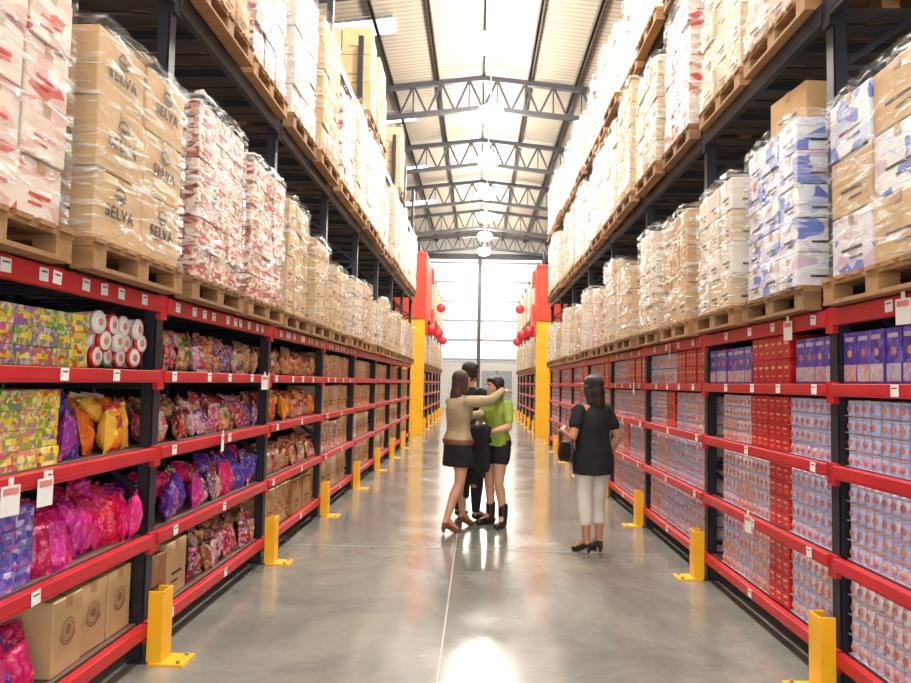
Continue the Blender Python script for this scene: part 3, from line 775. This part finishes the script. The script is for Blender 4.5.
bags(['pur'], 3.15, 3.44, 2, 'shiny purple bag of sweets', .1)
bags(['org'], 3.42, Y1-.01, 2, 'shiny orange and yellow bag of sweets', .1)
stack('snack_box', SN['blu'], .13, .084, 4, 2.6, 3.0, 1, G3, *SB, xg)
bags(['mag'], 2.98, Y1-.01, 1, 'shiny magenta bag of sweets', .09)
bags(['mag', 'mag', 'pur'], 2.6, 3.18, 0, 'shiny magenta bag of sweets', .085)
stack('carton', carton_mesh('carton', .245, .34, .34, KRAFT2, FAINT, True), .245, .3, 1, 3.19, Y1-.03, 0, 'light brown carton with round printed logo on bottom shelf', *CB, XL-.23)
bags(['mix', 'mix', 'mx2', 'brn'], Y1+.02, Y1+BAY-.01, 3, 'clear bag of assorted wrapped sweets')
bags(['mx2', 'mix', 'brn'], Y1+.02, Y1+BAY-.01, 2, 'clear bag of assorted wrapped sweets')
bags(['mx2', 'mx2', 'pur', 'mag', 'mix'], Y1+.02, Y1+BAY-.01, 1, 'bag of red, white and purple wrapped sweets')
stack('carton', CART, .3, .3, 1, Y1+.07, Y1+.75, 0, 'brown cardboard carton on a shelf', *CB, XL-.25, sz=1.2)
bags(['brn', 'mx2', 'mix'], Y1+.75, Y1+BAY-.01, 0, 'clear bag of brown wrapped sweets')
a, b_ = Y1+BAY+.04, Y1+2*BAY-.03
bags(['brn'], a, b_, 3, 'clear bag of brown wrapped sweets', .15)
bags(['brn', 'org', 'mix'], a, b_, 2, 'clear bag of brown wrapped sweets', .15)
bags(['brn', 'mix', 'brn'], a, b_, 1, 'clear bag of brown wrapped sweets', .15)
stack('carton', [CARTP, CART[1], CARTQ], .2, .3, 1, a, b_, 0, 'brown and yellow printed carton on a shelf', *CB, XL-.2, sz=1.3)
for bay in range(2, 7):
    a, b_ = Y1+bay*BAY+.06, Y1+(bay+1)*BAY-.05
    for lv in range(4):
        sz = (CLR[lv]-.1)/.28
        if (bay+lv) % 2: stack('carton', [CARTP, CARTQ, CARTP], .2, .3, 1, a, b_, lv, 'brown and yellow printed carton on a shelf', *CB, XL-.2, sz=sz)
        else: stack('carton', [CART[0], CARTW, CART[2]], .3, .3, 1, a, b_, lv, 'cardboard carton on a shelf', *CB, XL-.25, sz=sz)
# ------------------------------------------------------------------ right rack
R1 = YR+BAY; xr = XR+.14
def packs(k, ya, yb, lv):
    lab = {'w': 'shrink-wrapped pack of pale pink labelled jars', 'b': 'shrink-wrapped pack of pale blue labelled jars', 'r': 'pack of small scarlet printed boxes'}[k]
    n = 1 if lv == 3 else 2
    sz = (CLR[lv]-.085)/(n*.2)
    stack('jar_pack' if k != 'r' else 'red_box_pack', PK[k], .298, .2, n, ya, yb, lv, lab, 'jar pack' if k != 'r' else 'box pack', 'packs on the shelves', xr, .002, .01, sz)
def vio(a, b): stack('drink_carton', SN['vio'], .12, .27, 1, a, b, 3, 'violet printed carton with a round picture', 'drink carton', 'violet cartons on the shelf', xr)
vio(R1-.05-.126*8, R1-.03)
for lv in (0, 1, 2): packs('b' if lv else 'w', R1-.045-.304*4, R1-.04, lv)
vio(R1+.04, R1+.62)
packs('r', R1+.62, R1+1.24, 3)
vio(R1+1.24, R1+BAY-.03)
for lv in (0, 1, 2):
    e = R1+1.26 if lv == 2 else R1+.96
    packs('b' if lv >= 1 else 'w', R1+.04, R1+.65, lv); packs('r', R1+.65, e, lv); packs('w', e, R1+BAY-.02, lv)
for bay in range(1, 7):
    a = R1+bay*BAY+.05
    for lv in range(4):
        seq = 'rrrwwb' if lv == 3 else ('wwwbww' if (lv+bay) % 3 else 'wwbrwb')
        for q in range(6): packs(seq[q], a+q*.342, a+q*.342+.305, lv)
for s, x0 in ((-1, XL), (1, XR)):
    for bay in range(6):
        a = YF+bay*BAY
        for lv in range(4):
            ms = [CART[0], CART[2]] if (bay+lv) % 2 else [CARTW, CART[1]]
            stack('carton', ms, .3, .3, 1, a+.07, a+BAY-.06, lv, 'cardboard carton on a shelf', *CB, x0+s*.25)

# ------------------------------------------------------------------ labels on beams
def label_mesh():
    b = MB(); b.box((0, 0, 0), (.003, .06, .056), 0, bev=.001); b.box((.0018, 0, .012), (.001, .04, .006), 1); b.box((-.0018, 0, .012), (.001, .04, .006), 1)
    return b.mesh('price_label', [WHITE, INK])
LBM = label_mesh()
def tag_mesh():
    b = MB(); b.box((0, 0, -.07), (.003, .1, .13), 0, bev=.001); b.box((0, 0, -.03), (.005, .08, .03), 1); b.box((0, 0, .01), (.006, .02, .04), 0)
    return b.mesh('price_card', [WHITE, mat('faded_red_print', (216, 130, 126), .6)])
TAG = tag_mesh()
for s, x0, y0 in ((-1, XL, YL), (1, XR, YR)):
    fx = x0-s*.012-s*.0285
    for bay in range(0, 4):
        for lv, z in enumerate(LOWS+[HL[0] if s < 0 else HR[0]]):
            nn = (10 if s < 0 else 4) if lv == 4 else (4 if lv == 3 else 2)
            for q in range(nn):
                y = y0+bay*BAY+.18+q*(BAY-.3)/nn+R(-.05, .08)
                if y < 2.6: continue
                put('price_label', LBM, (fx, y, z+.002), (R(-.08, .08), 0, 0), 'small white price label stuck on a red rack beam', 'price label', 'price labels')
for x, y, z in ((XL+.055, 2.69, 1.17), (XL+.055, 2.91, 1.17), (XL+.055, 4.95, 1.2), (XL+.055, 6.0, 1.63), (XL+.055, 5.88, 1.63), (XR-.055, 3.18, 2.02), (XR-.055, 4.35, 2.02), (XR-.055, 5.0, .72), (XR-.055, 7.0, 2.0), (XR-.055, 8.6, 1.62)):
    put('price_card', TAG, (x, y, z), (0, 0, R(-.3, .3)), 'white price card hanging from a rack beam', 'price card', 'hanging price cards', (1, .9, .9))
flush()

# ------------------------------------------------------------------ rack end panels and signs past the cross aisle
ORED = mat('orange_red_paint', (206, 62, 36), .5)
for s, x0, H in ((-1, XL, HL), (1, XR, HR)):
    root = obj('rack_end_panel', None, (x0+s*.27, YF-.25, 0), label='yellow and red sheet panels closing the end of a rack', cat='rack end panel', group='rack end panels')
    b = MB(); b.box((0, 0, 1.75), (.9, .05, 3.5), 0, bev=.01)
    for q in (-.45, .45): b.box((q, 0, 1.75), (.06, .1, 3.5), 0, bev=.008)
    for q in (.9, 1.8, 2.7): b.box((0, -.03, q), (.9, .012, .03), 0)
    obj('yellow_panel', b.mesh('yellow_panel', [YEL]), parent=root)
    ln, tp = (2.6, 5.55) if s < 0 else (.7, 5.2)
    zc, zh = (3.6+tp)/2, tp-3.6
    b = MB(); b.box((0, 0, zc), (.9, .05, zh), 0, bev=.01); b.box((-s*.47, ln/2, zc), (.05, ln, zh), 0, bev=.01)
    b.box((0, 0, 3.56), (.98, .1, .08), 0); b.box((0, 0, tp), (.98, .1, .08), 0)
    b.box((-s*.52, ln+.4, 3.75), (.06, .9, .7), 0, bev=.01); b.box((-s*.5, .25, 3.3), (.06, .5, .5), 0, bev=.01)
    b.box((-s*.52, ln+.2, tp-.3), (.06, .5, .5), 0, bev=.01)
    obj('red_panel', b.mesh('red_panel', [ORED]), parent=root)
    b = MB(); b.rev([(.17, -.01), (.18, 0), (.17, .01)], 24, 0, Matrix.Translation((0, 0, .15)) @ Matrix.Rotation(pi/2, 4, 'X')); b.bar((s*.14, 0, .2), (s*.36, 0, .2), .02, .02)
    sg = b.mesh('aisle_sign', [RED])
    for i, (y, z) in enumerate(((YF+.6, 3.1), (YF+4.4, 3.25), (YF+7.8, 3.2), (YF+6.2, 4.4))):
        obj('aisle_sign', sg, (x0-s*.34, y, z), label='small plain round red sign fixed to a rack post', cat='sign', group='aisle signs')

# ------------------------------------------------------------------ building shell
W2, YE, YS = 12, 45, -3
b = MB(); b.box((0, (YE+YS)/2, -.05), (2*W2, YE-YS, .1)); obj('floor', b.mesh('floor', [floor_mat()]), kind='structure')
JM = mat('joint_filler', (172, 167, 154), .5, var=.1)
JM2 = mat('joint_filler_dull', (140, 139, 132), .5, var=.1)
b = MB(); b.box((-.19, 21, .001), (.012, 47.9, .003)); obj('trim_1', b.mesh('trim_1', [JM]), kind='structure')
for i, y in enumerate((6.85, 13.2, 20.2)):
    b = MB(); b.box((0, y, .001), (3.6 if i < 2 else 20, .01, .003)); obj('trim_%d' % (i+2), b.mesh('trim', [JM2]), kind='structure')
def rz(x): return 11.15-.11*abs(x)
RM = roof_mat()
b = MB(); b.add([(-W2, YS, rz(W2)), (0, YS, rz(0)), (W2, YS, rz(W2)), (-W2, YE, rz(W2)), (0, YE, rz(0)), (W2, YE, rz(W2)),
                 (-W2, YS, rz(W2)+.1), (0, YS, rz(0)+.1), (W2, YS, rz(W2)+.1), (-W2, YE, rz(W2)+.1), (0, YE, rz(0)+.1), (W2, YE, rz(W2)+.1)],
        [(0, 1, 4, 3), (1, 2, 5, 4), (6, 9, 10, 7), (7, 10, 11, 8), (0, 3, 9, 6), (2, 8, 11, 5)])
obj('ceiling', b.mesh('ceiling', [RM]), kind='structure')
WM = mat('wall_panel', (190, 186, 180), .7, var=.06, stretch=(1, 1, 4))
for nm, x in (('wall_left', -W2), ('wall_right', W2)):
    b = MB(); b.box((x, (YE+YS)/2, 5), (.15, YE-YS, 10)); obj(nm, b.mesh(nm, [WM]), kind='structure')
b = MB(); b.box((0, YE+.1, 5.5), (2*W2, .2, 11)); obj('wall_back', b.mesh('wall_back', [WM]), kind='structure')
SKY = emit('daylit_panel', (240, 236, 228), .42)
n = 1
for x in (-7.5, -2.5, 2.5, 7.5):
    b = MB(); b.box((x, YE-.02, 6.3), (4.9, .04, 6.6), 0)
    for k in range(6): b.box((x, YE-.06, 3.1+k*1.25), (4.9, .05, .15), 1)
    for q in (-2.45, 2.45): b.box((x+q, YE-.06, 6.3), (.08, .05, 6.6), 1)
    obj('window_%d' % n, b.mesh('window', [SKY, GREY]), kind='structure'); n += 1
b = MB(); b.box((0, YE-.1, 9.75), (2*W2, .15, .35), 0); obj('trim_6', b.mesh('trim', [TRUSS]), kind='structure')
b = MB(); b.box((0, YE-.2, 5.2), (.22, .22, 10.4), 0); b.box((0, YE-.2, .02), (.4, .4, .04), 0); obj('trim_7', b.mesh('trim', [TRUSS]), kind='structure')
b = MB(); b.box((1.2, YE-.06, 1.2), (1.9, .06, 2.4), 0, bev=.01); b.box((1.2, YE-.1, 1.2), (.05, .04, 2.4), 1)
for q in (.98, 1.42): b.box((q, YE-.12, 1.05), (.03, .05, .3), 1)
obj('door_1', b.mesh('door_1', [GREY, DARK]), kind='structure')
SKL = emit('skylight_sheet', (252, 252, 255), 5)
for y in (17.6, 23.8, 29.6, 35.2):
    x = -3.1; b = MB(); sl = math.atan(.11)
    b.box((0, 0, 0), (1.5, .8, .03), 0); b.box((0, .42, 0), (1.56, .05, .06), 1); b.box((0, -.42, 0), (1.56, .05, .06), 1)
    obj('window_%d' % n, b.mesh('window', [SKL, GREY]), (x, y, rz(x)-.05), (0, -sl, 0), kind='structure'); n += 1
k = 8
for i in range(-8, 9):
    x = i*1.4; b = MB(); b.box((x, 21, rz(x)-.09), (.07, 47.8, .16), 0); b.box((x+.03, 21, rz(x)-.165), (.09, 47.8, .01), 0)
    obj('trim_%d' % k, b.mesh('trim', [PURL]), kind='structure'); k += 1
for y in (3, 8.6, 14.2, 21, 26.5, 32, 37.5, 43):
    root = obj('roof_truss', None, (0, y, 9.0), label='grey steel lattice roof truss under the sloping roof', cat='roof truss', group='roof trusses')
    def tz(x): return rz(x)-.22-9.0
    def bz(x): return rz(x)-1.15-9.0
    b = MB()
    for s in (-1, 1): b.bar((0, 0, tz(0)), (s*W2, 0, tz(W2)), .16, .15)
    obj('top_chord', b.mesh('top_chord', [TRUSS]), parent=root)
    b = MB()
    for s in (-1, 1): b.bar((0, 0, bz(0)), (s*W2, 0, bz(W2)), .14, .14)
    obj('bottom_chord', b.mesh('bottom_chord', [TRUSS]), parent=root)
    b = MB(); N = 14; st = W2/N
    for s in (-1, 1):
        for i in range(N):
            xa, xb = s*i*st, s*(i+1)*st; xm = (xa+xb)/2
            b.bar((xa, 0, bz(xa)), (xm, 0, tz(xm)), .06, .065); b.bar((xm, 0, tz(xm)), (xb, 0, bz(xb)), .06, .065)
            b.bar((xm, 0, bz(xm)), (xm, 0, tz(xm)), .04, .04)
    obj('web_bracing', b.mesh('web_bracing', [TRUSS]), parent=root)

# ------------------------------------------------------------------ high bay lamps
LAMP = emit('lamp_lens', (255, 250, 238), 160)
bd = MB(); bd.rev([(.06, .3), (.12, .28), (.26, .2), (.3, .15), (.28, .15), (.14, .24), (.06, .28)], 24, 0)
LR = bd.mesh('reflector', [WHITE])
bd = MB(); bd.rev([(.3, .18), (.36, .1), (.37, -.03), (.31, -.14), (.17, -.21), (.02, -.22)], 24, 0); LL = bd.mesh('lens', [LAMP])
bd = MB(); bd.rev([(.01, .3), (.01, 1.6)], 8, 0); bd.rev([(.06, .28), (.06, .42), (.03, .44)], 16, 0); LH = bd.mesh('hanger', [WHITE])
yy = 2.9
while yy < 44:
    root = obj('high_bay_lamp', None, (.22, yy, 9.3), label='round high bay lamp glowing white, hung below the roof', cat='ceiling lamp', group='high bay lamps')
    obj('reflector', LR, parent=root); obj('lens', LL, parent=root); obj('hanger', LH, parent=root)
    L = bpy.data.lights.new('lamp_light', 'POINT'); L.energy = 250; L.shadow_soft_size = .3; L.color = (1, .94, .85)
    lo = bpy.data.objects.new('lamp_light', L); lo.location = (0, 0, -.6); lo.parent = root; COL.objects.link(lo)
    yy += 4.2

# ------------------------------------------------------------------ world, camera
w = bpy.data.worlds.new('World'); SC.world = w; w.use_nodes = True
bg = w.node_tree.nodes['Background']; bg.inputs[0].default_value = (1, .97, .93, 1); bg.inputs[1].default_value = 1.7
F = 700.0
cam = bpy.data.cameras.new('camera'); cam.sensor_width = 36; cam.lens = F/911*36; cam.clip_end = 200
co = bpy.data.objects.new('camera', cam); COL.objects.link(co)
a = Vector((478-455.5, -(383-341.5), -F)).normalized()
r = .018
u0 = Vector((math.sin(r), math.cos(r), 0)); u = (u0-a*u0.dot(a)).normalized()
xx = a.cross(u)
Rw = Matrix((xx, a, u))
co.matrix_world = Matrix.Translation((0, 0, 1.6)) @ Rw.to_4x4()
SC.camera = co
SC.view_settings.view_transform = 'Standard'
SC.view_settings.look = 'None'
SC.view_settings.exposure = .45
